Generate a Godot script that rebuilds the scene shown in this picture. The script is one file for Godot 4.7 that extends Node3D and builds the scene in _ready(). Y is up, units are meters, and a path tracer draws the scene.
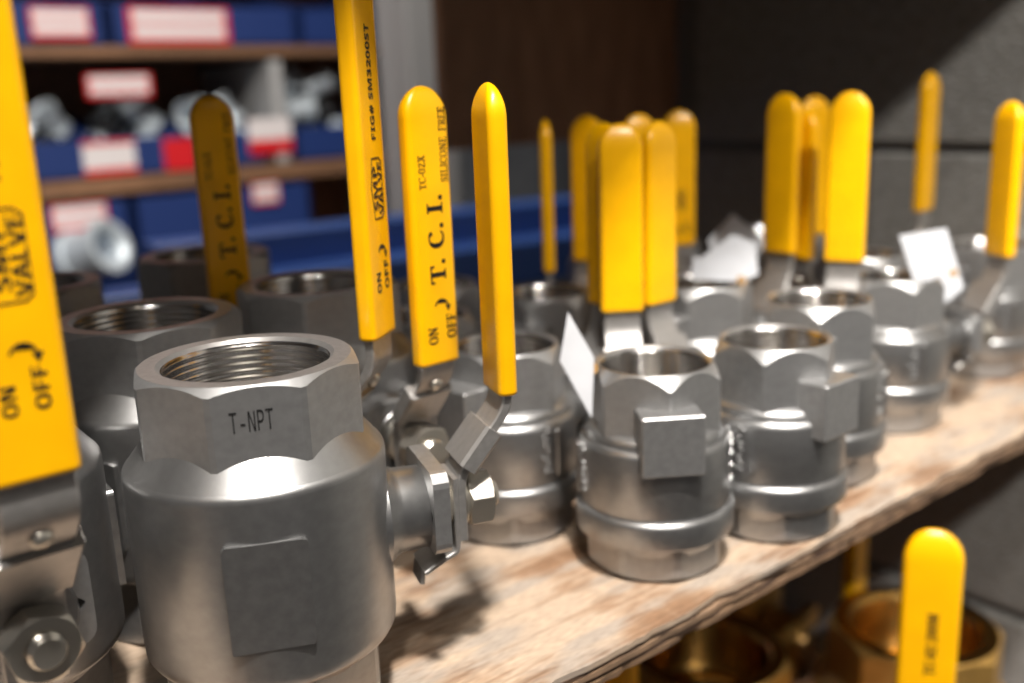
extends Node3D
# A plywood shelf of stainless ball valves with yellow levers, seen close up.
# The shelf runs along x towards a block wall, its front edge faces +z (the aisle).

const EYE := Vector3(0, 0.205, 0)
const EDGE_Z := -0.237
const WALL_X := 0.832
const PANEL_Z := -0.72

var M := {}
var cache := {}
var rng := RandomNumberGenerator.new()
var taken := {}
var sg := 0


func _ready():
	rng.seed = 7
	setup_camera()
	setup_light()
	make_materials()
	build_room()
	build_shelf()
	build_valves()
	build_tags()
	build_lower_shelf()
	build_background()


# ------------------------------------------------------------------ camera and light

func setup_camera():
	var phi := 0.8836
	var th := 0.2458
	var ro := 0.0389
	var fw := Vector3(cos(phi), 0, -sin(phi))
	var r0 := Vector3(sin(phi), 0, cos(phi))
	var f3 := fw * cos(th) - Vector3.UP * sin(th)
	var u0 := fw * sin(th) + Vector3.UP * cos(th)
	var r3 := r0 * cos(ro) - u0 * sin(ro)
	var u3 := u0 * cos(ro) + r0 * sin(ro)
	var cam := Camera3D.new()
	cam.name = "camera"
	var at := CameraAttributesPhysical.new()
	at.frustum_focal_length = 35.0
	at.frustum_focus_distance = 0.32
	at.frustum_near = 0.01
	at.frustum_far = 60.0
	at.exposure_aperture = 5.2
	cam.attributes = at
	add_child(cam)
	cam.fov = rad_to_deg(2.0 * atan(341.5 / 999.35))
	cam.near = 0.01
	cam.far = 60.0
	cam.transform = Transform3D(Basis(r3, u3, -f3), EYE)
	cam.current = true


func setup_light():
	var e := Environment.new()
	e.background_mode = Environment.BG_COLOR
	e.background_color = Color.BLACK
	e.tonemap_mode = Environment.TONE_MAPPER_LINEAR
	e.tonemap_exposure = 0.54
	e.sdfgi_enabled = true
	e.ssao_enabled = true
	e.ssil_enabled = true
	var w := WorldEnvironment.new()
	w.name = "world_environment"
	w.environment = e
	add_child(w)


const LAMPS := [
	# place, size, energy, what it hangs over, what a spot lamp is aimed at
	[Vector3(0.0, 1.4, 0.23), 0.12, 9.4, "over the shelf front with the yellow levers"],
	[Vector3(-0.4, 1.42, 0.5), 0.12, 1.9, "over the aisle at the open shelf end"],
	[Vector3(0.0, 1.42, 0.99), 0.1, 6.8, "aimed at the block wall", Vector3(0.8, 0.1, -0.38)],
	[Vector3(0.42, 1.42, -0.82), 0.15, 3.0, "in front of the rack with blue bins"],
]


# ------------------------------------------------------------------ materials

func std(col: Color, rough: float, metal := 0.0) -> StandardMaterial3D:
	var m := StandardMaterial3D.new()
	m.albedo_color = col
	m.roughness = rough
	m.metallic = metal
	return m


func noise_tex(freq: float, a: Color, b: Color, size := 256, oct := 4, sd := 1) -> NoiseTexture2D:
	var n := FastNoiseLite.new()
	n.seed = sd
	n.noise_type = FastNoiseLite.TYPE_SIMPLEX_SMOOTH
	n.frequency = freq
	n.fractal_octaves = oct
	var t := NoiseTexture2D.new()
	t.width = size
	t.height = size
	t.seamless = true
	t.noise = n
	var g := Gradient.new()
	g.set_color(0, a)
	g.set_color(1, b)
	t.color_ramp = g
	return t


func normal_tex(freq: float, strength: float, size := 256, oct := 3, sd := 3) -> NoiseTexture2D:
	var n := FastNoiseLite.new()
	n.seed = sd
	n.noise_type = FastNoiseLite.TYPE_SIMPLEX_SMOOTH
	n.frequency = freq
	n.fractal_octaves = oct
	var t := NoiseTexture2D.new()
	t.width = size
	t.height = size
	t.seamless = true
	t.as_normal_map = true
	t.bump_strength = strength
	t.noise = n
	return t


func tri(m: StandardMaterial3D, scale: float, world := false) -> StandardMaterial3D:
	m.uv1_triplanar = true
	m.uv1_world_triplanar = world
	m.uv1_scale = Vector3.ONE * scale
	return m


func make_materials():
	var grain := normal_tex(0.2, 2.0, 512, 3)
	var blotch := noise_tex(0.03, Color(0.9, 0.9, 0.9), Color(1, 1, 1), 256, 5)
	var m := std(Color(0.68, 0.68, 0.68), 0.37, 0.94)
	m.normal_enabled = true
	m.normal_texture = grain
	m.normal_scale = 0.16
	m.albedo_texture = blotch
	M.cast = tri(m, 22.0)
	m = std(Color(0.69, 0.69, 0.69), 0.42, 0.82)
	m.normal_enabled = true
	m.normal_texture = grain
	m.normal_scale = 0.12
	m.albedo_texture = blotch
	M.cast_fine = tri(m, 26.0)
	m = std(Color(0.74, 0.73, 0.72), 0.32, 0.8)
	m.albedo_texture = blotch
	M.machined = tri(m, 40.0)
	m = std(Color(0.78, 0.77, 0.76), 0.2, 1.0)
	M.thread = m
	m = std(Color(0.72, 0.71, 0.7), 0.4, 0.75)
	m.normal_enabled = true
	m.normal_texture = normal_tex(0.05, 1.5, 256, 4, 9)
	m.normal_scale = 0.25
	m.albedo_texture = blotch
	M.strap = tri(m, 30.0)
	M.nut = std(Color(0.78, 0.76, 0.72), 0.28, 0.9)
	M.ball = std(Color(0.5, 0.49, 0.47), 0.35, 1.0)
	m = std(Color(0.985, 0.725, 0.002), 0.3)
	m.albedo_texture = noise_tex(0.02, Color(0.955, 0.95, 0.94), Color(1, 1, 1), 256, 3, 12)
	m.metallic_specular = 0.5
	M.vinyl = tri(m, 8.0)
	M.ink = std(Color(0.06, 0.05, 0.035), 0.55)
	M.etch = std(Color(0.045, 0.042, 0.042), 0.6)
	M.brass = std(Color(0.82, 0.65, 0.36), 0.4, 0.8)
	M.brass.albedo_texture = blotch
	tri(M.brass, 16.0)
	M.brass_bright = std(Color(0.86, 0.68, 0.38), 0.24, 1.0)
	m = std(Color(0.76, 0.77, 0.79), 0.75)
	m.albedo_texture = noise_tex(0.05, Color(0.95, 0.95, 0.95), Color(1, 1, 1), 128)
	M.card = tri(m, 12.0)
	M.eyelet = std(Color(0.66, 0.5, 0.26), 0.6)
	# shelf wood
	m = std(Color(1, 1, 1), 0.62)
	m.albedo_texture = ImageTexture.create_from_image(wood_image(1024, 512))
	m.uv1_triplanar = true
	m.uv1_world_triplanar = true
	m.uv1_scale = Vector3(1.0 / 0.55, 1.0 / 0.275, 1.0 / 0.275)
	M.ply_top = m
	for k in 4:
		var base: Color = [Color(0.46, 0.36, 0.27), Color(0.32, 0.24, 0.18), Color(0.52, 0.42, 0.33), Color(0.3, 0.22, 0.17)][k]
		m = std(Color(1, 1, 1), 0.8)
		m.albedo_texture = noise_tex(0.03, base * 0.72, base * 1.2, 256, 4, 30 + k)
		m.uv1_triplanar = true
		m.uv1_world_triplanar = true
		m.uv1_scale = Vector3(5, 30, 30)
		M["ply_%d" % k] = m
	# walls
	m = std(Color(1, 1, 1), 0.85)
	m.albedo_texture = noise_tex(0.05, Color(0.48, 0.475, 0.46), Color(0.6, 0.595, 0.58), 512, 5, 21)
	m.normal_enabled = true
	m.normal_texture = normal_tex(0.12, 4.0, 512, 3, 22)
	m.normal_scale = 0.8
	M.block = tri(m, 3.0, true)
	M.mortar = tri(std(Color(0.44, 0.435, 0.43), 0.9), 3.0, true)
	m = std(Color(1, 1, 1), 0.8)
	m.albedo_texture = noise_tex(0.04, Color(0.5, 0.515, 0.54), Color(0.6, 0.61, 0.63), 256, 4, 23)
	M.paint_wall = tri(m, 1.5, true)
	M.dim_wall = tri(std(Color(0.32, 0.32, 0.33), 0.85), 1.0, true)
	M.ceiling = tri(std(Color(0.4, 0.4, 0.4), 0.9), 1.0, true)
	m = std(Color(1, 1, 1), 0.7)
	m.albedo_texture = noise_tex(0.03, Color(0.26, 0.25, 0.245), Color(0.36, 0.35, 0.34), 256, 4, 24)
	M.floor = tri(m, 1.0, true)
	m = std(Color(1, 1, 1), 0.6)
	m.albedo_texture = noise_tex(0.02, Color(0.5, 0.36, 0.27), Color(0.66, 0.5, 0.39), 256, 5, 25)
	m.uv1_triplanar = true
	m.uv1_world_triplanar = true
	m.uv1_scale = Vector3(6, 1.6, 6)
	M.brown_ply = m
	M.board = tri(std(Color(0.6, 0.44, 0.32), 0.7), 1.0)
	M.board.albedo_texture = noise_tex(0.03, Color(0.75, 0.75, 0.75), Color(1, 1, 1), 128, 4, 26)
	M.grey_board = std(Color(0.42, 0.38, 0.34), 0.8)
	M.carton = std(Color(0.62, 0.52, 0.41), 0.85)
	M.post = std(Color(0.7, 0.7, 0.7), 0.5)
	M.blue_steel = std(Color(0.22, 0.35, 0.62), 0.45)
	M.bin = std(Color(0.13, 0.22, 0.45), 0.5)
	M.fitting = std(Color(0.84, 0.88, 0.91), 0.4, 0.3)
	M.fitting_dark = std(Color(0.16, 0.16, 0.17), 0.5, 0.4)
	M.label_white = std(Color(0.93, 0.9, 0.9), 0.6)
	M.label_red = std(Color(0.86, 0.1, 0.14), 0.55)
	M.lamp_shell = std(Color(0.8, 0.8, 0.8), 0.5)
	m = std(Color(0.95, 0.95, 0.92), 0.5)
	m.emission_enabled = true
	m.emission = Color(1.0, 0.94, 0.86)
	m.emission_energy_multiplier = 20.0
	M.lamp_glow = m


func wood_image(w: int, h: int) -> Image:
	# plywood face veneer: pale with long streaks, brown stains and greyish wear
	var n1 := FastNoiseLite.new()
	n1.seed = 5
	n1.frequency = 1.0
	n1.fractal_octaves = 4
	var n2 := FastNoiseLite.new()
	n2.seed = 11
	n2.frequency = 1.0
	n2.fractal_octaves = 3
	var n3 := FastNoiseLite.new()
	n3.seed = 17
	n3.frequency = 1.0
	n3.fractal_octaves = 2
	var im := Image.create(w, h, false, Image.FORMAT_RGB8)
	var pale := Color(0.69, 0.61, 0.53)
	var grey := Color(0.62, 0.57, 0.52)
	var brown := Color(0.48, 0.34, 0.23)
	var dark := Color(0.34, 0.24, 0.17)
	for j in h:
		var v := float(j) / h
		for i in w:
			var u := float(i) / w
			# mirrored so that the tile joins up
			var uu: float = absf(u * 2.0 - 1.0)
			var vv: float = absf(v * 2.0 - 1.0)
			var big := n1.get_noise_2d(uu * 3.4, vv * 3.2)
			var streak := n2.get_noise_2d(uu * 5.0 + big * 0.8, vv * 42.0)
			var fine := n3.get_noise_2d(uu * 30.0, vv * 160.0)
			var wear := n3.get_noise_2d(uu * 4.0 + 40.0, vv * 6.0 + 9.0)
			var c := pale.lerp(grey, smoothstep(-0.1, 0.35, wear))
			c = c.lerp(brown, smoothstep(-0.05, 0.75, big * 1.1 + streak * 0.25) * 0.7)
			c = c.lerp(dark, smoothstep(0.25, 0.7, streak + big * 0.5) * 0.3)
			c = c * (1.0 + fine * 0.14)
			im.set_pixel(i, j, c)
	return im


# ------------------------------------------------------------------ mesh helpers

func st_new() -> SurfaceTool:
	var st := SurfaceTool.new()
	st.begin(Mesh.PRIMITIVE_TRIANGLES)
	sg = 0
	return st


func quad(st: SurfaceTool, a: Vector3, b: Vector3, c: Vector3, d: Vector3, g: int):
	# clockwise seen from the front
	st.set_smooth_group(g)
	st.add_vertex(a)
	st.set_smooth_group(g)
	st.add_vertex(b)
	st.set_smooth_group(g)
	st.add_vertex(c)
	st.set_smooth_group(g)
	st.add_vertex(a)
	st.set_smooth_group(g)
	st.add_vertex(c)
	st.set_smooth_group(g)
	st.add_vertex(d)


func tri3(st: SurfaceTool, a: Vector3, b: Vector3, c: Vector3, g: int):
	for p in [a, b, c]:
		st.set_smooth_group(g)
		st.add_vertex(p)


func fin(st: SurfaceTool) -> ArrayMesh:
	st.generate_normals()
	st.index()
	return st.commit()


func lathe(st: SurfaceTool, prof: Array, seg := 48, axis_z := false, close := false):
	# prof: [radius, height, joined to the next segment smoothly]
	var g := sg + 1
	for k in prof.size() - 1:
		var p0: Array = prof[k]
		var p1: Array = prof[k + 1]
		for i in seg:
			var a0 := TAU * i / seg
			var a1 := TAU * (i + 1) / seg
			var A := Vector3(p0[0] * sin(a0), p0[1], p0[0] * cos(a0))
			var B := Vector3(p1[0] * sin(a0), p1[1], p1[0] * cos(a0))
			var C := Vector3(p1[0] * sin(a1), p1[1], p1[0] * cos(a1))
			var D := Vector3(p0[0] * sin(a1), p0[1], p0[0] * cos(a1))
			if axis_z:
				A = Vector3(A.x, -A.z, A.y)
				B = Vector3(B.x, -B.z, B.y)
				C = Vector3(C.x, -C.z, C.y)
				D = Vector3(D.x, -D.z, D.y)
			if p0[0] < 1e-6:
				tri3(st, A, B, C, g)
			elif p1[0] < 1e-6:
				tri3(st, A, B, D, g)
			else:
				quad(st, A, B, C, D, g)
		if not (p1.size() > 2 and p1[2]):
			g += 1
	sg = g + 1


func poly_r(a: float, n: int, ap: float, rot: float, rmax: float) -> float:
	var step := TAU / n
	var x := fposmod(a - rot, step) - step / 2.0
	return minf(ap / cos(x), rmax)


func prism_end(st: SurfaceTool, n: int, ap: float, rmax: float, rot: float, y0: float, y1: float, rc_top: float, k_top: float, rc_bot: float, k_bot: float, r_in_top: float, r_in_bot: float, axis_z := false):
	# a many-sided prism from y0 to y1 whose ends are chamfered by a cone from radius rc, closed inwards to r_in
	var step := TAU / n
	var sub := 14
	var ang := []
	var corner: float = acos(clampf(ap / rmax, -1.0, 1.0)) if rmax < ap / cos(step / 2.0) else step / 2.0
	var full := rmax >= ap / cos(step / 2.0)
	for s in n:
		var mid := rot + s * step + step / 2.0
		if full:
			for i in sub:
				ang.append([mid - step / 2.0 + step * i / sub, s])
		else:
			for i in sub:
				ang.append([mid - corner + 2.0 * corner * i / sub, s])
			ang.append([mid + corner, n + s])
			ang.append([mid + step / 2.0, n + s])
	var g0 := sg + 1
	var N := ang.size()
	for i in N:
		var a0: float = ang[i][0]
		var a1: float = ang[(i + 1) % N][0]
		var side: int = ang[i][1]
		var q := []
		for a in [a0, a1]:
			var r := poly_r(a, n, ap, rot, rmax)
			var yt := y1 - maxf(0.0, r - rc_top) * k_top
			var yb := y0 + maxf(0.0, r - rc_bot) * k_bot
			var d := Vector3(sin(a), 0, cos(a))
			q.append([d * r_in_bot + Vector3(0, y0, 0), d * minf(rc_bot, r) + Vector3(0, y0, 0), d * r + Vector3(0, yb, 0), d * r + Vector3(0, yt, 0), d * minf(rc_top, r) + Vector3(0, y1, 0), d * r_in_top + Vector3(0, y1, 0)])
		for k in 5:
			var g := g0 + (10 + side if k == 2 else k)
			var A: Vector3 = q[0][k]
			var B: Vector3 = q[0][k + 1]
			var C: Vector3 = q[1][k + 1]
			var D: Vector3 = q[1][k]
			if A.distance_to(B) < 1e-7 and C.distance_to(D) < 1e-7:
				continue
			if axis_z:
				A = Vector3(A.x, -A.z, A.y)
				B = Vector3(B.x, -B.z, B.y)
				C = Vector3(C.x, -C.z, C.y)
				D = Vector3(D.x, -D.z, D.y)
			quad(st, A, B, C, D, g)
	sg = g0 + 12 + 2 * n


func rbox(st: SurfaceTool, c: Vector3, s: Vector3, b: float):
	# a box with bevelled edges
	var h := s / 2.0
	var g := sg + 1
	var V := func(x: float, y: float, z: float) -> Vector3: return c + Vector3(x, y, z)
	for ax in 3:
		for sn in [-1.0, 1.0]:
			var u := (ax + 1) % 3
			var v := (ax + 2) % 3
			var pts := []
			for q in [[-1, -1], [-1, 1], [1, 1], [1, -1]]:
				var p := Vector3.ZERO
				p[ax] = sn * h[ax]
				p[u] = q[0] * (h[u] - b)
				p[v] = q[1] * (h[v] - b)
				pts.append(c + p)
			if sn > 0:
				quad(st, pts[0], pts[1], pts[2], pts[3], g)
			else:
				quad(st, pts[3], pts[2], pts[1], pts[0], g)
			g += 1
	for ax in 3:
		var u := (ax + 1) % 3
		var v := (ax + 2) % 3
		for su in [-1.0, 1.0]:
			for sv in [-1.0, 1.0]:
				var e := []
				for q in [[-1, 0], [1, 0], [1, 1], [-1, 1]]:
					var p := Vector3.ZERO
					p[ax] = q[0] * (h[ax] - b)
					if q[1] == 0:
						p[u] = su * h[u]
						p[v] = sv * (h[v] - b)
					else:
						p[u] = su * (h[u] - b)
						p[v] = sv * h[v]
					e.append(c + p)
				if su * sv > 0:
					quad(st, e[3], e[2], e[1], e[0], g)
				else:
					quad(st, e[0], e[1], e[2], e[3], g)
				g += 1
	for sx in [-1.0, 1.0]:
		for sy in [-1.0, 1.0]:
			for sz in [-1.0, 1.0]:
				var a := c + Vector3(sx * h.x, sy * (h.y - b), sz * (h.z - b))
				var bb := c + Vector3(sx * (h.x - b), sy * h.y, sz * (h.z - b))
				var d := c + Vector3(sx * (h.x - b), sy * (h.y - b), sz * h.z)
				if sx * sy * sz > 0:
					tri3(st, a, d, bb, g)
				else:
					tri3(st, a, bb, d, g)
				g += 1
	sg = g + 1


func extrude(st: SurfaceTool, poly: PackedVector2Array, z0: float, z1: float):
	# flat outline in x, y made into a plate from z0 to z1
	if Geometry2D.is_polygon_clockwise(poly):
		poly.reverse()
	var ids := Geometry2D.triangulate_polygon(poly)
	var g := sg + 1
	for k in range(0, ids.size(), 3):
		var a := poly[ids[k]]
		var b := poly[ids[k + 1]]
		var c := poly[ids[k + 2]]
		if (b - a).cross(c - a) > 0.0:
			var t := b
			b = c
			c = t
		tri3(st, Vector3(a.x, a.y, z1), Vector3(b.x, b.y, z1), Vector3(c.x, c.y, z1), g)
		tri3(st, Vector3(a.x, a.y, z0), Vector3(c.x, c.y, z0), Vector3(b.x, b.y, z0), g + 1)
	g += 2
	for i in poly.size():
		var a := poly[i]
		var b := poly[(i + 1) % poly.size()]
		if a.distance_to(b) < 1e-7:
			continue
		quad(st, Vector3(a.x, a.y, z0), Vector3(a.x, a.y, z1), Vector3(b.x, b.y, z1), Vector3(b.x, b.y, z0), g + i)
	sg = g + poly.size() + 1


func strip(st: SurfaceTool, path: PackedVector2Array, thick: float, width: float, bev: float):
	# a flat bar of rectangular section bent along a path in (z, y)
	var n := path.size()
	var sec := []
	var t := thick / 2.0
	var w := width / 2.0
	for q in [[-t, -w + bev], [-t + bev, -w], [t - bev, -w], [t, -w + bev], [t, w - bev], [t - bev, w], [-t + bev, w], [-t, w - bev]]:
		sec.append(q)
	var rings := []
	for i in n:
		var d0 := (path[i] - path[maxi(i - 1, 0)]).normalized()
		var d1 := (path[mini(i + 1, n - 1)] - path[i]).normalized()
		if i == 0:
			d0 = d1
		if i == n - 1:
			d1 = d0
		var d := (d0 + d1).normalized()
		var nrm := Vector2(d.y, -d.x) / maxf(0.4, d.dot(d0))
		var ring := []
		for q in sec:
			var p: Vector2 = path[i] + nrm * q[0]
			ring.append(Vector3(q[1], p.y, p.x))
		rings.append(ring)
	var g := sg + 1
	for i in n - 1:
		for k in 8:
			var l := (k + 1) % 8
			quad(st, rings[i][k], rings[i][l], rings[i + 1][l], rings[i + 1][k], g + k)
	g += 8
	for k in range(1, 7):
		tri3(st, rings[0][0], rings[0][k + 1], rings[0][k], g)
		tri3(st, rings[n - 1][0], rings[n - 1][k], rings[n - 1][k + 1], g + 1)
	sg = g + 3


func bend(pts: Array, r: float) -> PackedVector2Array:
	# rounds the inner corners of a polyline
	var out := PackedVector2Array()
	out.append(pts[0])
	for i in range(1, pts.size() - 1):
		var p: Vector2 = pts[i]
		var a: Vector2 = p + (pts[i - 1] - p).normalized() * r
		var b: Vector2 = p + (pts[i + 1] - p).normalized() * r
		for k in 7:
			var t := k / 6.0
			out.append(a.lerp(p, t).lerp(p.lerp(b, t), t))
	out.append(pts[pts.size() - 1])
	return out


func grip_mesh(w: float, t: float, len: float) -> ArrayMesh:
	# dipped vinyl sleeve: rounded flat bar with an arched tip
	var st := st_new()
	var ys := [0.0, 0.0006, 0.0015]
	var tip := w * 0.62
	for k in range(1, 6):
		ys.append(lerpf(0.0015, len - tip, k / 5.0))
	for k in range(1, 15):
		ys.append(len - tip + tip * sin(PI / 2.0 * k / 14.0))
	var rings := []
	for y in ys:
		var u := clampf((y - (len - tip)) / tip, 0.0, 1.0)
		var hw: float = w / 2.0 * pow(maxf(0.0, 1.0 - pow(u, 2.3)), 0.52)
		var ut := clampf((y - (len - tip * 0.95)) / (tip * 0.95), 0.0, 1.0)
		var ht: float = t / 2.0 * pow(maxf(0.0, 1.0 - pow(ut, 2.0)), 0.6)
		if y < 0.0006:
			hw -= 0.0006
			ht -= 0.0006
		var cr: float = minf(minf(0.0024, hw), ht)
		var ring := []
		for q in [[1, 1], [1, -1], [-1, -1], [-1, 1]]:
			for k in 6:
				var a0: float = atan2(q[1], q[0]) + PI / 4.0
				var a: float = a0 - PI / 2.0 * k / 5.0
				ring.append(Vector3(q[0] * (hw - cr) + cr * cos(a), y, q[1] * (ht - cr) + cr * sin(a)))
		rings.append(ring)
	var N: int = rings[0].size()
	for i in rings.size() - 1:
		for k in N:
			var l := (k + 1) % N
			# the four flats get groups of their own so that they stay flat
			var g := 1
			quad(st, rings[i][l], rings[i + 1][l], rings[i + 1][k], rings[i][k], g)
	for k in range(1, N - 1):
		tri3(st, rings[0][0], rings[0][k], rings[0][k + 1], 2)
	return fin(st)


func mesh_node(called: String, mesh: Mesh, mat: Material, parent: Node) -> MeshInstance3D:
	var o := MeshInstance3D.new()
	o.name = called
	o.mesh = mesh
	o.material_override = mat
	parent.add_child(o, true)
	return o


func numbered(called: String) -> String:
	if not taken.has(called):
		taken[called] = 0
		return called
	taken[called] += 1
	return "%s_%03d" % [called, taken[called]]


func tag(o: Node, label := "", category := "", group := "", kind := ""):
	if label:
		o.set_meta("label", label)
	if category:
		o.set_meta("category", category)
	if group:
		o.set_meta("group", group)
	if kind:
		o.set_meta("kind", kind)


func thing(called: String, label: String, category: String, at := Vector3.ZERO, turn := 0.0, group := "") -> Node3D:
	var o := Node3D.new()
	o.name = numbered(called)
	add_child(o)
	o.position = at
	o.rotation.y = turn
	tag(o, label, category, group)
	return o


func text_mesh(s: String, height: float, font := "Droid Sans", weight := 400, stretch := 100) -> TextMesh:
	var key := "text %s %f %s %d" % [s, height, font, weight]
	if cache.has(key):
		return cache[key]
	var f := SystemFont.new()
	f.font_names = PackedStringArray([font])
	f.font_weight = weight
	f.font_stretch = stretch
	var t := TextMesh.new()
	t.text = s
	t.font = f
	t.font_size = 48
	t.pixel_size = height / 48.0 / 0.72
	t.depth = 0.0003
	t.curve_step = 1.0
	cache[key] = t
	return t


# ------------------------------------------------------------------ valves

func valve_spec(kind: String) -> Dictionary:
	if kind == "large":
		return {
			"h": 0.125, "R": 0.042, "sides": 8, "ap": 0.034, "rmax": 0.0364, "open": 0.0264, "rc": 0.0334, "kc": 0.8, "yhex": 0.096, "pitch": 0.0024,
			"sy": 0.064, "boss_r": 0.0148, "boss_z": 0.0605, "scale": 1.0,
		}
	return {
		"h": 0.0908, "R": 0.033, "sides": 6, "ap": 0.0252, "rmax": 0.0287, "open": 0.0234, "rc": 0.0246, "kc": 1.5, "yhex": 0.062, "pitch": 0.0022,
		"sy": 0.05, "boss_r": 0.0115, "boss_z": 0.05, "scale": 0.85,
	}


func valve_meshes(kind: String) -> Dictionary:
	if cache.has(kind):
		return cache[kind]
	var s := valve_spec(kind)
	var c := {}
	var k: float = s.scale
	var R: float = s.R
	var h: float = s.h
	# body
	var st := st_new()
	if kind == "large":
		lathe(st, [[0.0, 0.024], [0.0345, 0.024], [R - 0.004, 0.0285], [R - 0.0012, 0.0295, true], [R - 0.0002, 0.0312, true], [R, 0.034, true], [R, 0.0912, true], [R - 0.0002, 0.0926, true], [R - 0.0007, 0.0935, true], [R - 0.0014, 0.0942], [0.0325, 0.1046], [0.026, 0.1046]], 96)
	else:
		lathe(st, [[0.0, 0.012], [0.029, 0.012], [0.0305, 0.0165], [0.0335, 0.0169], [0.0345, 0.0175, true], [0.0348, 0.0184, true], [0.0348, 0.0272, true], [0.0345, 0.0282, true], [0.0334, 0.0293], [R - 0.0006, 0.0297], [R, 0.031, true], [R - 0.0002, 0.0562, true], [R - 0.0007, 0.0578, true], [R - 0.0018, 0.0589], [0.0298, 0.0594], [0.0295, 0.0612, true], [0.0285, 0.0628, true], [0.0262, 0.064, true], [0.022, 0.0645]], 72)
	c.body = fin(st)
	# top connection: sides, machined face and threads apart
	st = st_new()
	prism_end(st, s.sides, s.ap, s.rmax, 0.0, s.yhex, h, s.rc, s.kc, 0.03, 0.0, s.rc - 0.0002, 0.02)
	c.top = fin(st)
	st = st_new()
	lathe(st, [[s.rc, h + 0.00005], [s.open + 0.0016, h + 0.00005], [s.open + 0.0002, h - 0.0012]], 72)
	c.rim = fin(st)
	st = st_new()
	var prof := [[s.open + 0.0002, h - 0.0012]]
	var y: float = h - 0.0016
	var r: float = s.open
	var turns := 9 if kind == "large" else 8
	for i in turns:
		for q in [0.25, 0.5, 0.75, 1.0]:
			prof.append([r - 0.0003 + 0.0003 * cos(TAU * q) - 0.0002 * cos(2.0 * TAU * q), y - s.pitch * q, true])
		y -= s.pitch
		r -= 0.0001
	prof.append([r - 0.0005, y - 0.004])
	prof.append([r - 0.0035, y - 0.0045])
	prof.append([r - 0.0035, y - 0.009])
	lathe(st, prof, 72)
	c.bore = fin(st)
	st = st_new()
	lathe(st, [[r - 0.0034, y - 0.0085], [r * 0.55, y - 0.006, true], [0.0, y - 0.005, true]], 40)
	c.ball = fin(st)
	# bottom connection
	st = st_new()
	if kind == "large":
		prism_end(st, 8, 0.0345, 0.0368, 0.2, 0.0, 0.03, 0.034, 0.3, 0.0335, 0.7, 0.0, 0.0)
	else:
		prism_end(st, 8, 0.0285, 0.0302, 0.1, 0.0, 0.0165, 0.029, 0.3, 0.0268, 0.9, 0.0, 0.0)
	c.bottom = fin(st)
	# stem boss
	st = st_new()
	var z0: float = R - 0.012
	var bz: float = s.boss_z
	var br: float = s.boss_r
	lathe(st, [[br + 0.004 * k, z0], [br + 0.0035 * k, R - 0.002], [br + 0.001 * k, R + 0.001, true], [br, R + 0.0035, true], [br - 0.0003, bz - 0.0005, true], [br - 0.001, bz], [0.0, bz]], 40, true)
	c.boss = fin(st)
	# mounting flange with two drilled ears
	st = st_new()
	var ew := 0.0185 * k
	var hx := 0.0138 * k
	var hr := 0.0024 * k
	var hy := 0.001 * k
	var cr := 0.005 * k
	# two halves that meet on the line through both bolt holes
	for half in [1.0, -1.0]:
		var far := 0.0175 * k if half > 0.0 else -0.0125 * k
		var fl := PackedVector2Array([Vector2(-ew, hy)])
		for hc in [-hx, hx]:
			for i in 9:
				var a := PI - PI * i / 8.0
				fl.append(Vector2(hc + hr * cos(a), hy + half * hr * sin(a)))
		fl.append(Vector2(ew, hy))
		for sx in [1.0, -1.0]:
			for i in 5:
				var a: float = PI / 2.0 * i / 4.0
				if sx < 0.0:
					a = PI / 2.0 - a
				fl.append(Vector2(sx * (ew - cr + cr * cos(a)), far - half * cr + half * cr * sin(a)))
		extrude(st, fl, bz - 0.0062 * k, bz - 0.0005 * k)
	c.flange = fin(st)
	# stem with its threaded end, washers, nut
	st = st_new()
	var sp := [[0.0052 * k, bz - 0.002], [0.0052 * k, bz + 0.016 * k]]
	for i in 4:
		sp.append([0.0047 * k, bz + (0.0164 + i * 0.0011) * k])
		sp.append([0.0052 * k, bz + (0.017 + i * 0.0011) * k])
	sp.append([0.0042 * k, bz + 0.0216 * k])
	sp.append([0.0, bz + 0.0216 * k])
	lathe(st, sp, 24, true)
	c.stem = fin(st)
	st = st_new()
	lathe(st, [[0.0, bz - 0.0005], [0.0095 * k, bz - 0.0005], [0.0095 * k, bz + 0.0022 * k], [0.0075 * k, bz + 0.004 * k], [0.0, bz + 0.004 * k]], 28, true)
	c.gland = fin(st)
	st = st_new()
	lathe(st, [[0.0, bz + 0.0082 * k], [0.0092 * k, bz + 0.0082 * k], [0.0086 * k, bz + 0.0098 * k], [0.0, bz + 0.0098 * k]], 28, true)
	c.washer = fin(st)
	st = st_new()
	prism_end(st, 6, 0.0092 * k, 0.0105 * k, 0.26, bz + 0.0098 * k, bz + 0.0186 * k, 0.0091 * k, 0.55, 0.0093 * k, 0.55, 0.0054 * k, 0.0, true)
	c.nut = fin(st)
	# stop plate with its bent tab
	st = st_new()
	strip(st, bend([Vector2(bz - 0.008 * k, -0.0225 * k), Vector2(bz - 0.0005 * k, -0.0185 * k), Vector2(bz + 0.0045 * k, -0.0165 * k), Vector2(bz + 0.0045 * k, 0.011 * k)], 0.002 * k), 0.0018 * k, 0.0165 * k, 0.0004 * k)
	strip(st, PackedVector2Array([Vector2(bz - 0.0078 * k, -0.0218 * k), Vector2(bz - 0.0088 * k, -0.0275 * k)]), 0.0018 * k, 0.011 * k, 0.0004 * k)
	c.stop = fin(st)
	# the flat pad opposite or beside the stem
	st = st_new()
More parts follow.
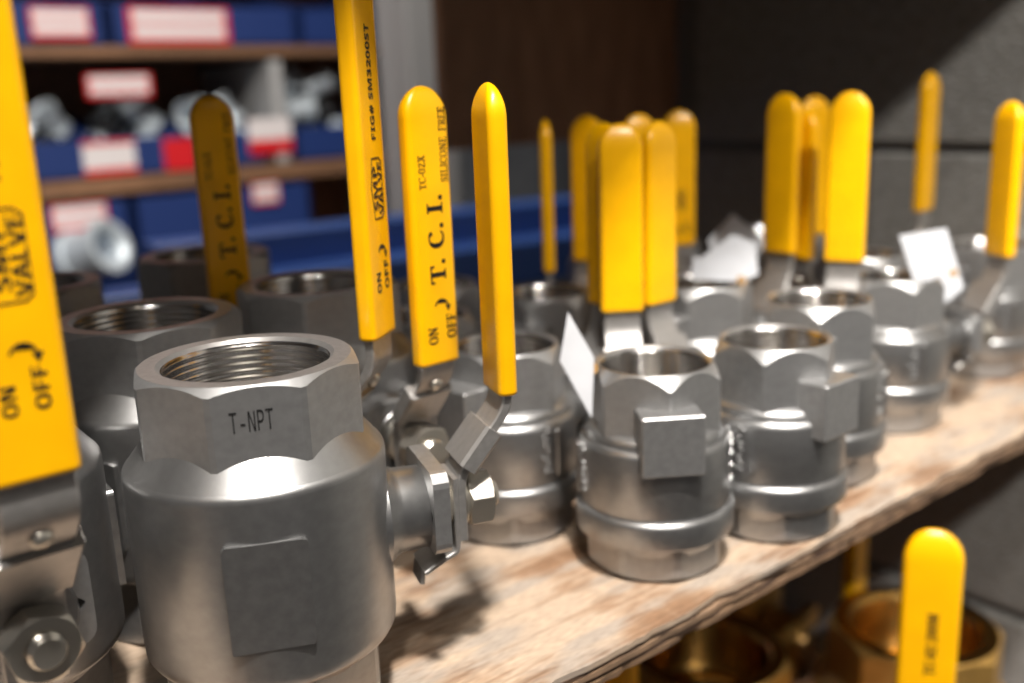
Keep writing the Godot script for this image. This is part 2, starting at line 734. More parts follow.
	if kind == "large":
		var pts := PackedVector2Array()
		for q in [[1, 1], [-1, 1], [-1, -1], [1, -1]]:
			for i in 5:
				var a: float = atan2(q[1], q[0]) - PI / 4.0 + PI / 2.0 * i / 4.0
				pts.append(Vector2(q[0] * 0.0107 + 0.0018 * cos(a) + 0.00025 * sin(i * 7.0 + q[0] * 3.0), q[1] * 0.0157 + 0.0018 * sin(a) + 0.0003 * cos(i * 5.0 + q[1])))
		extrude(st, pts, 0.036, R + 0.0003)
	else:
		rbox(st, Vector3(0, 0.064, R - 0.0055), Vector3(0.0262, 0.0255, 0.018), 0.0007)
	c.pad = fin(st)
	if kind != "large":
		# cast bar standing proud of the body
		st = st_new()
		rbox(st, Vector3(0, 0.0445, R - 0.0008), Vector3(0.0034, 0.0225, 0.004), 0.0006)
		c.bar = fin(st)
		# a column of cast marks, worn beyond reading
		st = st_new()
		for i in 7:
			var wob := 0.0009 * sin(i * 2.4)
			rbox(st, Vector3(wob, 0.0365 + i * 0.0031, R - 0.0006), Vector3(0.0034 + 0.0008 * cos(i * 3.1), 0.0013, 0.0028), 0.0004)
			rbox(st, Vector3(-0.0012 + wob * 2.0, 0.0378 + i * 0.0031, R - 0.0006), Vector3(0.0012, 0.0016, 0.0028), 0.0004)
		c.marks = fin(st)
	cache[kind] = c
	return c


func lever_meshes(kind: String, style: String) -> Dictionary:
	var key := "lever " + kind + style
	if cache.has(key):
		return cache[key]
	var s := valve_spec(kind)
	var k: float = s.scale
	var bz: float = s.boss_z
	var c := {}
	var zp: float = bz + 0.0066 * k
	var zs: float = zp + 0.0185 * k
	# heights above the stem: end of the slope, foot of the sleeve, its length
	var rise := 0.034
	var foot := 0.0385
	var len := 0.1055
	var w := 0.0195
	var t := 0.0072
	if style == "long":
		foot = 0.055
		rise = 0.044
		len = 0.15
		w = 0.0215
		zs += 0.012
	if kind != "large":
		foot = 0.047
		rise = 0.038
		len = 0.091
		w = 0.0212
		t = 0.0074
	c.zs = zs
	c.foot = foot
	c.len = len
	c.t = t
	c.w = w
	var st := st_new()
	var sw := w - 0.003
	strip(st, bend([Vector2(zp, -0.0125 * k), Vector2(zp, 0.0115 * k), Vector2(zs, rise), Vector2(zs, foot + 0.02)], 0.0055 * k), 0.0034, sw, 0.0005)
	c.strap = fin(st)
	st = st_new()
	var a := Vector2(zp, 0.0115 * k)
	var b := Vector2(zs, rise)
	strip(st, PackedVector2Array([a.lerp(b, 0.12), a.lerp(b, 0.68)]), 0.0072, sw + 0.0042, 0.0011)
	c.clip = fin(st)
	st = st_new()
	lathe(st, [[0.0031, 0.0], [0.0031, 0.0012, true], [0.002, 0.0022, true], [0.0, 0.0026, true]], 16, true)
	c.rivet = fin(st)
	c.rivet_at = a.lerp(b, 0.86)
	c.grip = grip_mesh(w, t, len)
	cache[key] = c
	return c


func arrow_mesh() -> ArrayMesh:
	if cache.has("arrow"):
		return cache.arrow
	var st := st_new()
	var pts := PackedVector2Array()
	for i in 13:
		pts.append(Vector2.from_angle(PI * 0.02 + PI * 0.9 * i / 12.0) * 0.0034)
	for i in 13:
		pts.append(Vector2.from_angle(PI * 0.92 - PI * 0.9 * i / 12.0) * 0.0028)
	extrude(st, pts, -0.00015, 0.00015)
	extrude(st, PackedVector2Array([Vector2(0.0018, 0.0006), Vector2(0.0045, 0.0006), Vector2(0.0031, -0.0019)]), -0.00015, 0.00015)
	cache.arrow = fin(st)
	return cache.arrow


func emblem_mesh() -> ArrayMesh:
	# outline of the badge, built as one closed band cut open at the top
	if cache.has("emblem"):
		return cache.emblem
	var st := st_new()
	var o := [Vector2(-0.0115, -0.0035), Vector2(-0.0098, -0.0056), Vector2(0.0098, -0.0056), Vector2(0.0115, -0.0035), Vector2(0.0115, 0.0035), Vector2(0.0, 0.0056), Vector2(-0.0115, 0.0035)]
	for i in o.size():
		var a: Vector2 = o[i]
		var b: Vector2 = o[(i + 1) % o.size()]
		var ia := a * (1.0 - 0.0006 / a.length())
		var ib := b * (1.0 - 0.0006 / b.length())
		extrude(st, PackedVector2Array([a, b, ib, ia]), -0.00015, 0.00015)
	cache.emblem = fin(st)
	return cache.emblem


func put_text(parent: Node, s: String, length: float, tall: float, x: float, y: float, z: float, font := "Droid Sans", weight := 700):
	# reads upwards along the lever
	var t := text_mesh(s, 0.004, font, weight)
	var box := t.get_aabb().size
	var o := mesh_node("lettering", t, M.ink, parent)
	o.basis = Basis(Vector3.BACK, PI / 2.0) * Basis.from_scale(Vector3(length / box.x, tall / box.y, 1))
	o.position = Vector3(x, y, z)


func put_arrow(grip: Node, x: float, y: float, z: float):
	var o := mesh_node("lettering", arrow_mesh(), M.ink, grip)
	o.position = Vector3(x, y, z)


func put_badge(grip: Node, y: float, z: float, k: float):
	var e := mesh_node("emblem", emblem_mesh(), M.ink, grip)
	e.position = Vector3(0.0004, y, z)
	e.basis = Basis(Vector3.BACK, PI / 2.0) * Basis.from_scale(Vector3(k, k, 1))
	put_text(grip, "SMP", 0.0165 * k, 0.0042 * k, 0.0004 - 0.0012 * k, y, z)
	put_text(grip, "VALVE", 0.0195 * k, 0.0042 * k, 0.0004 + 0.0035 * k, y, z)


func decorate(grip: Node, c: Dictionary, style: String):
	var z: float = c.t / 2.0
	if style == "long":
		put_arrow(grip, 0.0012, 0.0305, z)
		put_text(grip, "ON", 0.0074, 0.0037, -0.0034, 0.0205, z)
		put_text(grip, "OFF", 0.0105, 0.0037, 0.004, 0.0225, z)
		put_badge(grip, 0.054, z, 0.95)
		put_text(grip, "FIG# SM3200ST", 0.039, 0.0036, 0.0006, 0.0905, z)
	elif style == "serif":
		put_text(grip, "ON", 0.0068, 0.0045, -0.0032, 0.0118, z, "Droid Serif")
		put_text(grip, "OFF", 0.0096, 0.0045, 0.0058, 0.0145, z, "Droid Serif")
		put_arrow(grip, 0.0015, 0.0225, z)
		put_text(grip, "T. C. I.", 0.0336, 0.0074, 0.0008, 0.049, z, "Droid Serif")
		put_text(grip, "TC-02X", 0.0126, 0.0032, -0.0042, 0.0743, z, "Droid Serif", 400)
		put_text(grip, "SILICONE  FREE", 0.0275, 0.0033, 0.0062, 0.084, z, "Droid Serif", 400)
	elif style == "code":
		put_text(grip, "TC-02 200M", 0.024, 0.0036, 0.001, 0.064, z, "Droid Serif")
	elif style == "badge":
		put_badge(grip, 0.031, z, 0.62)
		put_text(grip, "ON", 0.0055, 0.0034, -0.001, 0.0105, z)
		put_text(grip, "OFF", 0.0078, 0.0034, 0.0048, 0.012, z)


func valve(label: String, group: String, kind: String, style: String, at: Vector3, turn_deg: float, poly_deg := 0.0, mats := {}, scale := 1.0, text_side := 1.0) -> Node3D:
	var s := valve_spec(kind)
	var c := valve_meshes(kind)
	var cast: Material = mats.get("cast", M.cast)
	var fine: Material = mats.get("fine", M.cast_fine)
	var mach: Material = mats.get("machined", M.machined)
	var v := thing("ball_valve", label, "valve", at, deg_to_rad(turn_deg), group)
	v.scale = Vector3.ONE * scale
	mesh_node("body", c.body, cast, v)
	var top := mesh_node("end_connection", c.top, fine, v)
	top.rotation.y = deg_to_rad(poly_deg)
	mesh_node("rim_face", c.rim, mach, top)
	mesh_node("threaded_bore", c.bore, mats.get("thread", M.thread), top)
	mesh_node("ball", c.ball, M.ball, v)
	mesh_node("bottom_connection", c.bottom, fine, v)
	var sy: float = s.sy
	if kind == "large":
		for a in [-90.0, 90.0]:
			var p := mesh_node("name_pad", c.pad, cast, v)
			p.rotation.y = deg_to_rad(a - 4.5)
			p.position.y = 0.0615
	else:
		var p := mesh_node("square_pad", c.pad, fine, v)
		p.rotation.y = PI
		for a in [-88.0, 88.0]:
			var b := mesh_node("cast_bar", c.bar, cast, v)
			b.rotation.y = deg_to_rad(a)
			var k := mesh_node("cast_marking", c.marks, cast, v)
			k.rotation.y = deg_to_rad(a * 1.13)
	for q in [["stem_boss", c.boss, cast], ["mounting_flange", c.flange, fine], ["gland_washer", c.gland, M.nut], ["stem", c.stem, M.nut], ["stop_plate", c.stop, M.strap], ["washer", c.washer, M.nut], ["stem_nut", c.nut, M.nut]]:
		var o := mesh_node(q[0], q[1], q[2], v)
		o.position.y = sy
	if style == "none":
		return v
	var l := lever_meshes(kind, style)
	var lever := mesh_node("lever", l.strap, M.strap, v)
	lever.position.y = sy
	mesh_node("lock_clip", l.clip, M.strap, lever)
	var rv := mesh_node("rivet", l.rivet, M.nut, lever)
	var d := Vector2(l.zs - (s.boss_z + 0.0066 * s.scale), 0.02)
	rv.position = Vector3(0, l.rivet_at.y - 0.0015, l.rivet_at.x + 0.0008)
	rv.rotation.x = 0.6
	var grip := mesh_node("grip", l.grip, M.vinyl, v)
	grip.position = Vector3(0, sy + l.foot, l.zs)
	tag(grip, "yellow vinyl grip")
	decorate(grip, l, style)
	return v


func build_valves():
	var big := "large octagonal valves"
	var small := "hexagonal valves in rows"
	# large valves
	var a1 := valve("large satin steel ball valve with the black letters T-NPT on its octagonal top", big, "large", "plain", Vector3(0.1312, 0, -0.2948), 70.0, 21.0)
	var et := mesh_node("lettering", text_mesh("T-NPT", 0.0052, "Droid Sans Mono", 700), M.etch, a1.get_node("end_connection"))
	# middle of the octagon side that carries the marking, in the turned frame of the end connection
	var step := TAU / 8.0
	var ang: float = floor(deg_to_rad(-112.0) / step) * step + step / 2.0
	et.rotation.y = ang
	et.position = Vector3(sin(ang), 0, cos(ang)) * 0.034 + Vector3(-cos(ang), 0, sin(ang)) * 0.0018 + Vector3(0, 0.1142, 0)
	et.scale = Vector3(0.6, 1.2, 1)
	valve("large steel ball valve with long lever and hexagonal logo, at the shelf's open end", big, "large", "long", Vector3(0.054, 0, -0.347), 0.0, 12.0)
	valve("large steel ball valve directly behind the T-NPT valve, long lever marked FIG# SM3200ST", big, "large", "long", Vector3(0.1335, 0, -0.3895), 35.5, 30.0)
	valve("large shaded steel ball valve with a bright yellow lever lettered T. C. I.", big, "large", "serif", Vector3(0.2145, 0, -0.398), 2.0, 5.0)
	valve("large dark steel ball valve deep in shade, its T. C. I. lever looking brown", big, "large", "serif", Vector3(0.217, 0, -0.527), -16.0, 10.0)
	valve("large dark steel ball valve in the shaded corner by the blue beams", big, "large", "plain", Vector3(0.119, 0, -0.508), -60.0, 20.0)
	# smaller valves along the front edge
	valve("steel ball valve with square front pad, first along the pale shelf edge", small, "small", "plain", Vector3(0.3089, 0, -0.2811), 145.0, 1.0)
	valve("steel ball valve second along the shelf edge, square pad turned to the aisle", small, "small", "plain", Vector3(0.3762, 0, -0.2676), 180.0, -3.0)
	valve("steel ball valve third along the shelf edge, its lever upright behind it", small, "small", "badge", Vector3(0.4445, 0, -0.29), 113.0, 12.0, {}, 1.05)
	valve("steel ball valve fourth along the shelf edge, paper tag on top, lever leaning out", small, "small", "plain", Vector3(0.546, 0, -0.306), 63.0, 20.0)
	# second row
	valve("steel ball valve between the T-NPT valve and the square-padded front valve", small, "small", "plain", Vector3(0.285, 0, -0.353), 93.0, 35.0)
	valve("steel ball valve in the second row with a folded white tag on its rim", small, "small", "plain", Vector3(0.443, 0, -0.366), 90.0, 25.0, {}, 1.05)
	# shaded back rows
	valve("shaded steel ball valve behind the bright T. C. I. lever, mostly hidden", small, "small", "none", Vector3(0.2965, 0, -0.4365), 101.0, 0.0)
	valve("dark steel ball valve in the shade with a slim lever seen on edge", small, "small", "plain", Vector3(0.3526, 0, -0.503), 48.0, 0.0)
	valve("dark steel ball valve in the shade with a broad orange-looking lever", small, "small", "plain", Vector3(0.38, 0, -0.43), 115.0, 0.0)
	valve("shaded steel ball valve before the brown panel, only its lever tip showing", small, "small", "plain", Vector3(0.4987, 0, -0.498), -28.0, 0.0)
	valve("shaded steel ball valve before the brown panel, badge near its lever's foot", small, "small", "badge", Vector3(0.5745, 0, -0.512), -40.0, 0.0)
	valve("steel ball valve in the third row, lever pressed against a neighbouring lever", small, "small", "plain", Vector3(0.602, 0, -0.362), -90.0, 0.0)
	valve("shaded steel ball valve near the block wall, lever tip rising behind a pair", small, "small", "plain", Vector3(0.64, 0, -0.466), -30.0, 0.0, {}, 1.03)
	valve("steel ball valve beside the block wall with a thin lever seen on edge", small, "small", "plain", Vector3(0.704, 0, -0.458), 8.0, 0.0, {}, 1.1)
	valve("steel ball valve without lever standing near the block wall at the shelf end", small, "small", "none", Vector3(0.69, 0, -0.318), 60.0, 10.0)


func card(label: String, corners: Array, eyelet: Vector3, fold: Array = []):
	# a stiff paper tag given by its corners, with an eyelet, maybe folded into a second leaf
	var mid := Vector3.ZERO
	for c in corners:
		mid += c / corners.size()
	var v := thing("paper_tag", label, "tag", mid)
	var leaves := [corners]
	if fold:
		leaves.append(fold)
	for leaf in leaves:
		var st := st_new()
		var nrm: Vector3 = (leaf[1] - leaf[0]).cross(leaf[2] - leaf[0]).normalized() * 0.0002
		var n: int = leaf.size()
		for k in range(1, n - 1):
			tri3(st, leaf[0] + nrm - mid, leaf[k + 1] + nrm - mid, leaf[k] + nrm - mid, 1)
			tri3(st, leaf[0] - nrm - mid, leaf[k] - nrm - mid, leaf[k + 1] - nrm - mid, 2)
		for k in n:
			var l := (k + 1) % n
			quad(st, leaf[k] + nrm - mid, leaf[l] + nrm - mid, leaf[l] - nrm - mid, leaf[k] - nrm - mid, 3 + k)
		mesh_node("leaf", fin(st), M.card, v)
	var st := st_new()
	lathe(st, [[0.0011, -0.0004], [0.0024, -0.0004], [0.0026, 0.0], [0.0024, 0.0004], [0.0011, 0.0004], [0.0011, -0.0004]], 20, true)
	var o := mesh_node("eyelet", fin(st), M.eyelet, v)
	var z: Vector3 = (corners[1] - corners[0]).cross(corners[2] - corners[0]).normalized()
	var x := z.cross(Vector3.UP).normalized()
	o.transform = Transform3D(Basis(x, z.cross(x), z), eyelet - mid)


func build_tags():
	card("small white paper tag leaning beside the square-padded front valve", [Vector3(0.277, 0.1145, -0.3), Vector3(0.2835, 0.095, -0.2915), Vector3(0.2785, 0.07, -0.2885), Vector3(0.2715, 0.0945, -0.2998)], Vector3(0.2822, 0.0905, -0.2915))
	card("folded white paper tag lying on a second-row valve", [Vector3(0.442, 0.1085, -0.372), Vector3(0.463, 0.1065, -0.3575), Vector3(0.4625, 0.093, -0.353), Vector3(0.438, 0.096, -0.37)], Vector3(0.461, 0.0945, -0.352), [Vector3(0.447, 0.1085, -0.369), Vector3(0.464, 0.12, -0.361), Vector3(0.475, 0.114, -0.353), Vector3(0.474, 0.096, -0.35), Vector3(0.463, 0.0935, -0.3535)])
	card("white paper tag with brown eyelet on the fourth valve along the edge", [Vector3(0.549, 0.1135, -0.3055), Vector3(0.572, 0.1165, -0.289), Vector3(0.573, 0.082, -0.2765), Vector3(0.553, 0.0655, -0.288)], Vector3(0.5695, 0.091, -0.2815))
	card("dim grey-looking paper tag among the shaded back valves", [Vector3(0.53, 0.1015, -0.433), Vector3(0.55, 0.118, -0.428), Vector3(0.566, 0.099, -0.411), Vector3(0.56, 0.09, -0.412), Vector3(0.532, 0.0915, -0.429)], Vector3(0.549, 0.096, -0.421))


# ------------------------------------------------------------------ room

func box_node(called: String, size: Vector3, at: Vector3, mat: Material, parent: Node = null, bev := 0.0) -> MeshInstance3D:
	var top := parent == null
	var mesh: Mesh
	var key := "box %s %f" % [size, bev]
	if cache.has(key):
		mesh = cache[key]
	else:
		var st := st_new()
		rbox(st, Vector3.ZERO, size, maxf(bev, 0.0002))
		mesh = fin(st)
		cache[key] = mesh
	var o := mesh_node(numbered(called) if top else called, mesh, mat, self if top else parent)
	o.position = at
	return o


func structure(called: String, size: Vector3, at: Vector3, mat: Material) -> MeshInstance3D:
	var o := box_node(called, size, at, mat)
	tag(o, "", "", "", "structure")
	return o


func build_room():
	structure("floor", Vector3(5.2, 0.1, 5.2), Vector3(0.9, -1.05, -0.4), M.floor)
	structure("ceiling", Vector3(5.2, 0.1, 5.2), Vector3(0.9, 1.65, -0.4), M.ceiling)
	structure("wall_back", Vector3(5.2, 2.6, 0.1), Vector3(0.9, 0.3, -2.55), M.paint_wall)
	structure("wall_front", Vector3(5.2, 2.6, 0.1), Vector3(0.9, 0.3, 1.95), M.dim_wall)
	structure("wall_left", Vector3(0.1, 2.6, 4.4), Vector3(-1.65, 0.3, -0.3), M.dim_wall)
	structure("wall_right", Vector3(0.1, 2.6, 4.4), Vector3(3.45, 0.3, -0.3), M.paint_wall)
	# block wall at the end of the shelf: mortar core with single blocks proud of it
	var core := structure("wall_end", Vector3(0.1, 2.58, 1.34), Vector3(WALL_X + 0.054, 0.3, -0.09), M.mortar)
	for r in 13:
		var y0 := 0.1435 - 1.2 + 0.2 * r
		if y0 + 0.2 > 1.6:
			continue
		var off := 0.26 if r % 2 == 0 else 0.06
		var zz := -0.76 + off - 0.2
		while zz < 0.57:
			var za := maxf(zz + 0.004, -0.76)
			var zb := minf(zz + 0.396, 0.58)
			if zb - za > 0.03:
				var b := box_node("block", Vector3(0.02, 0.192, zb - za), Vector3(-0.048, y0 + 0.1 - 0.3, (za + zb) / 2.0 + 0.09), M.block, core, 0.003)
			zz += 0.4
	for l in LAMPS:
		lamp(l)


func lamp(l: Array):
	var p: Vector3 = l[0]
	var v := thing("pendant_lamp", "small round white pendant lamp " + l[3], "lamp", p, 0.0, "ceiling lamps")
	var st := st_new()
	var r: float = l[1] / 2.0
	lathe(st, [[0.0, 0.07], [0.03, 0.07], [r + 0.012, 0.01, true], [r + 0.012, -0.004]].map(func(q): return q), 32)
	mesh_node("shade", fin(st), M.lamp_shell, v)
	st = st_new()
	lathe(st, [[0.0, 0.0], [r, 0.0], [r, 0.006], [0.0, 0.006]], 32)
	mesh_node("light_disc", fin(st), M.lamp_glow, v)
	st = st_new()
	lathe(st, [[0.004, 0.068], [0.004, 1.6 - p.y]], 10)
	mesh_node("cord", fin(st), M.lamp_shell, v)
	if l.size() > 4:
		var sp := SpotLight3D.new()
		sp.name = "lamp_light"
		sp.light_energy = l[2]
		sp.light_color = Color(1.0, 0.975, 0.945)
		sp.light_size = r
		sp.spot_angle = 18.0
		sp.spot_angle_attenuation = 1.0
		sp.spot_range = 8.0
		sp.shadow_enabled = true
		v.add_child(sp)
		sp.look_at_from_position(p, l[4])
		var dir: Vector3 = (l[4] - p).normalized()
		for part in ["shade", "light_disc"]:
			v.get_node(part).basis = Basis(Quaternion(Vector3.DOWN, dir))
		sp.global_position = p + dir * 0.02
		return
	var a := AreaLight3D.new()
	a.name = "lamp_light"
	a.area_size = Vector2(l[1] * 0.88, l[1] * 0.88)
	a.light_energy = l[2]
	a.light_color = Color(1.0, 0.975, 0.945)
	a.shadow_enabled = true
	a.area_range = 8.0
	a.position = Vector3(0, -0.006, 0)
	a.rotation.x = -PI / 2.0
	v.add_child(a)


func build_shelf():
	# the valve shelf: plywood with its plies showing on the broken front edge
	var x0 := -0.3
	var x1 := WALL_X - 0.001
	var sh := thing("plywood_shelf", "worn pale plywood shelf board carrying the steel valves", "shelf", Vector3.ZERO)
	var lay := [[0.0024, "ply_top"], [0.0021, "ply_1"], [0.0022, "ply_2"], [0.0021, "ply_3"], [0.0024, "ply_0"]]
	var n := FastNoiseLite.new()
	n.seed = 3
	n.frequency = 22.0
	n.fractal_octaves = 4
	var y := 0.0
	for k in lay.size():
		var th: float = lay[k][0]
		var st := st_new()
		var seg := 220
		var zb := PANEL_Z + 0.001
		for i in seg:
			var xa := lerpf(x0, x1, float(i) / seg)
			var xb := lerpf(x0, x1, float(i + 1) / seg)
			var j := []
			for x in [xa, xb]:
				var ruff := maxf(0.0, n.get_noise_2d(x, k * 3.7)) * 0.0042 + maxf(0.0, n.get_noise_2d(x * 6.0, k * 9.1)) * 0.0016
				j.append(EDGE_Z - ruff - (0.0005 if k % 2 else 0.0))
			quad(st, Vector3(xa, y, j[0]), Vector3(xa, y, zb), Vector3(xb, y, zb), Vector3(xb, y, j[1]), 1)
			quad(st, Vector3(xa, y - th, j[0]), Vector3(xa, y, j[0]), Vector3(xb, y, j[1]), Vector3(xb, y - th, j[1]), 2)
			quad(st, Vector3(xa, y - th, zb), Vector3(xa, y - th, j[0]), Vector3(xb, y - th, j[1]), Vector3(xb, y - th, zb), 3)
		quad(st, Vector3(x0, y - th, PANEL_Z), Vector3(x0, y, PANEL_Z), Vector3(x0, y, EDGE_Z), Vector3(x0, y - th, EDGE_Z), 4)
		mesh_node("ply", fin(st), M[lay[k][1]], sh)
		y -= th
	# shelf above, out of frame, whose edge cuts the light off
	taken["plywood_shelf"] = 0
	var us := box_node("plywood_shelf", Vector3(1.13, 0.018, 0.488), Vector3(0.266, 0.388, -0.475), M.grey_board, null, 0.001)
	tag(us, "plywood shelf board above the steel valves", "shelf")
	var p := box_node("back_panel", Vector3(0.304, 0.6, 0.012), Vector3(0.679, 0.456, PANEL_Z - 0.008), M.brown_ply, null, 0.001)
	tag(p, "dark brown plywood panel behind the shelf beside the block wall", "panel")
	var po := box_node("upright_post", Vector3(0.085, 2.58, 0.085), Vector3(0.915, 0.3, -1.32), M.post, null, 0.003)
	tag(po, "light grey square upright post beside the rack of blue bins", "post")


func build_lower_shelf():
	var mats := {"cast": M.brass, "fine": M.brass, "machined": M.brass_bright, "thread": M.brass_bright}
	var low := box_node("plywood_shelf", Vector3(1.12, 0.014, 0.54), Vector3(0.27, -0.3575, -0.45), M.board, null, 0.001)
	tag(low, "plywood shelf board below, carrying the brass valves", "shelf")
	var g := "brass valves on the lower shelf"
	valve("big brass ball valve with a yellow lever turned to the aisle, by the block wall", g, "large", "code", Vector3(0.592, -0.35, -0.302), -60.0, 10.0, mats, 1.55)
	valve("big brass ball valve standing in the dark under the plywood shelf", g, "large", "plain", Vector3(0.476, -0.35, -0.385), -75.0, 10.0, mats, 1.5)
	valve("big brass ball valve in the dark below, slim lever seen on edge", g, "large", "plain", Vector3(0.638, -0.35, -0.517), 12.0, 10.0, mats, 1.5)


func fitting(label: String, at: Vector3, r: float, mat: Material, tilt: Vector3):
	# a threaded coupling: banded sleeve with open ends
	var key := "fitting %f" % r
	if not cache.has(key):
		var st := st_new()
		lathe(st, [[r * 0.55, -r * 0.8], [r * 0.8, -r], [r, -r], [r, -r * 0.65], [r * 0.86, -r * 0.6], [r * 0.86, r * 0.6], [r, r * 0.65], [r, r], [r * 0.8, r], [r * 0.55, r * 0.8], [r * 0.55, -r * 0.8]], 24)
		cache[key] = fin(st)
	var o := mesh_node(numbered("pipe_fitting"), cache[key], mat, self)
	o.position = at
	o.rotation = tilt
	tag(o, label, "fitting", "pipe fittings in the far rack")


func bin_box(label: String, at: Vector3, w: float, h: float, d: float, back := 1.5):
	# open-fronted parts bin: floor, back, sides and a low lip
	var v := thing("parts_bin", label, "bin", at, 0.0, "blue bins in the far rack")
	var t := 0.005
	var st := st_new()
	rbox(st, Vector3(0, t / 2, -d / 2), Vector3(w, t, d), 0.001)
	mesh_node("bin_floor", fin(st), M.bin, v)
	st = st_new()
	rbox(st, Vector3(0, h * back / 2, -d + t / 2), Vector3(w, h * back, t), 0.001)
	mesh_node("bin_back", fin(st), M.bin, v)
	st = st_new()
	rbox(st, Vector3(0, h / 2, -t / 2), Vector3(w, h, t), 0.001)
	mesh_node("bin_front", fin(st), M.bin, v)
	for sx in [-1.0, 1.0]:
		st = st_new()
		var pts := PackedVector2Array([Vector2(0, 0), Vector2(0, h), Vector2(-d * 0.5, h * lerpf(1.0, back, 0.9)), Vector2(-d, h * back), Vector2(-d, 0)])
		extrude(st, pts, -t / 2, t / 2)
		var o := mesh_node("bin_side", fin(st), M.bin, v)
		o.rotation.y = -PI / 2.0
		o.position.x = sx * (w / 2 - t / 2)


func shelf_label(label: String, at: Vector3, w: float, h: float, style: int):
	var v := thing("shelf_label", label, "label", at, 0.0, "labels on the far rack")
	mesh_node("label_card", box_mesh(Vector3(w, h, 0.0012), 0.0002), M.label_red if style in [1, 2] else M.label_white, v)
	var bands := [[0.0, -h * 0.4, w, h * 0.2], [0.0, h * 0.44, w, h * 0.12]]
	if style == 2:
		bands = [[0.0, h * 0.25, w * 0.9, h * 0.34], [0.0, -h * 0.17, w * 0.9, h * 0.34]]
	if style == 1:
		bands = []
	if style == 3:
		bands = [[0.0, -h * 0.3, w, h * 0.4]]
	for q in bands:
		var b := mesh_node("printed_band", box_mesh(Vector3(q[2], q[3], 0.0006), 0.0001), M.label_white if style == 2 else M.label_red, v)
		b.position = Vector3(q[0], q[1], 0.0007)


func box_mesh(size: Vector3, bev: float) -> Mesh:
	var key := "box %s %f" % [size, bev]
	if not cache.has(key):
		var st := st_new()
		rbox(st, Vector3.ZERO, size, bev)
		cache[key] = fin(st)
	return cache[key]


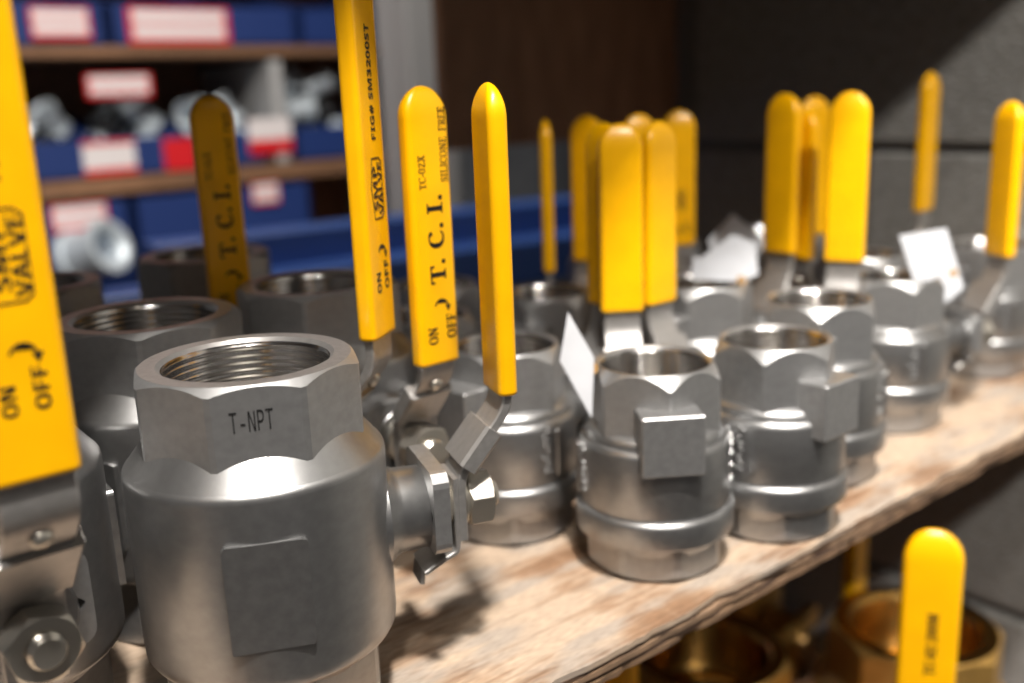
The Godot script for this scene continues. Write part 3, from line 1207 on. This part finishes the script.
func build_background():
	# rack of parts bins some way behind the shelf
	var z := -1.6
	var rk := thing("storage_rack", "tall wooden storage rack with blue bins in the background", "rack", Vector3(0.66, -1.0, z), 0.0)
	for y in [-0.14, 0.085, 0.2855, 0.52]:
		var b := mesh_node("shelf_board", box_mesh(Vector3(0.9, 0.015 if y > 0.2 else 0.026, 0.3), 0.001), M.board, rk)
		b.position = Vector3(0, y + 1.0, -0.15)
	var bk := mesh_node("back_board", box_mesh(Vector3(0.94, 2.2, 0.012), 0.001), M.brown_ply, rk)
	bk.position = Vector3(0, 1.1, -0.31)
	for x in [-0.46, 0.16, 0.46]:
		var b := mesh_node("divider", box_mesh(Vector3(0.02, 2.2 if absf(x) > 0.3 else 0.17, 0.3), 0.001), M.post, rk)
		b.position = Vector3(x, 1.1 if absf(x) > 0.3 else 1.0 + 0.085 + 0.1, -0.15)
	var bl := ["blue parts bin of fittings on the rack's middle board", "blue parts bin on the rack's top visible board", "blue parts bin on the rack's low board"]
	for x in [0.285, 0.43, 0.575, 0.72]:
		bin_box(bl[0], Vector3(x, 0.0985, z - 0.004), 0.138, 0.058, 0.26)
	bin_box(bl[0], Vector3(0.915, 0.0985, z - 0.004), 0.138, 0.058, 0.26)
	for x in [0.31, 0.47, 0.63, 0.79, 0.95]:
		bin_box(bl[1], Vector3(x, 0.2935, z - 0.004), 0.15, 0.06, 0.26)
	for x in [0.31, 0.47, 0.63, 0.79]:
		bin_box(bl[2], Vector3(x, -0.1265, z - 0.004), 0.15, 0.188, 0.26, 1.02)
	shelf_label("white and red label card on a middle bin", Vector3(0.525, 0.128, z + 0.001), 0.08, 0.052, 0)
	shelf_label("plain red label card between two white label cards", Vector3(0.64, 0.126, z + 0.001), 0.06, 0.05, 1)
	shelf_label("white label card with broad red foot on a middle bin", Vector3(0.797, 0.146, z + 0.001), 0.08, 0.058, 3)
	shelf_label("white and red label card at the top bins' end", Vector3(0.48, 0.3255, z + 0.001), 0.085, 0.045, 2)
	shelf_label("long white and red label card on the top bins", Vector3(0.66, 0.3235, z + 0.001), 0.165, 0.055, 2)
	shelf_label("small white label card hanging under the top board", Vector3(0.558, 0.235, z - 0.012), 0.1, 0.034, 2)
	shelf_label("white and red label card on a low bin", Vector3(0.468, 0.043, z + 0.001), 0.085, 0.04, 2)
	shelf_label("pinkish label card on a low bin beside the divider", Vector3(0.778, 0.05, z + 0.001), 0.05, 0.036, 2)
	var fl := ["pale grey pipe fitting heaped in a middle bin", "dark pipe fitting heaped in a middle bin"]
	var count := 0
	for bx in [0.285, 0.43, 0.575, 0.72, 0.915]:
		for q in [[-0.032, 0.134, 0.05], [0.032, 0.134, 0.05], [-0.03, 0.136, 0.125], [0.032, 0.134, 0.13], [-0.02, 0.188, 0.075], [0.04, 0.186, 0.09], [0.005, 0.19, 0.14]]:
			var dark := count % 5 == 3
			fitting(fl[1 if dark else 0], Vector3(bx + q[0], q[1], z - q[2]), 0.0235 + 0.0008 * (count % 3), M.fitting_dark if dark else M.fitting, Vector3(1.2 + count * 0.9, count * 1.7, 0.4))
			count += 1
	for q in [[0.885, 0.232, 0.1], [0.95, 0.232, 0.09]]:
		fitting(fl[0], Vector3(q[0], q[1], z - q[2]), 0.024, M.fitting, Vector3(0.7, q[0] * 9.0, 1.0))
	fitting("big pale pipe fitting standing on a low bin", Vector3(0.463, -0.005, z + 0.055), 0.04, M.fitting, Vector3(1.3, 0.5, 0))
	# blue steel beams of another rack between the shelf and the bins
	var spots := [[Vector3(0.66, 0.05, -0.95), Vector3(0.62, 0.042, 0.03), "upper blue steel rack beam behind the valves"], [Vector3(0.58, 0.01, -0.91), Vector3(0.8, 0.05, 0.03), "lower blue steel rack beam behind the valves"]]
	for q in spots:
		var v := thing("rack_beam", q[2], "beam", q[0], -0.12)
		mesh_node("web", box_mesh(q[1], 0.002), M.blue_steel, v)
		var lip := mesh_node("flange", box_mesh(Vector3(q[1].x, 0.006, 0.045), 0.001), M.blue_steel, v)
		lip.position = Vector3(0, q[1].y / 2 - 0.003, -0.012)
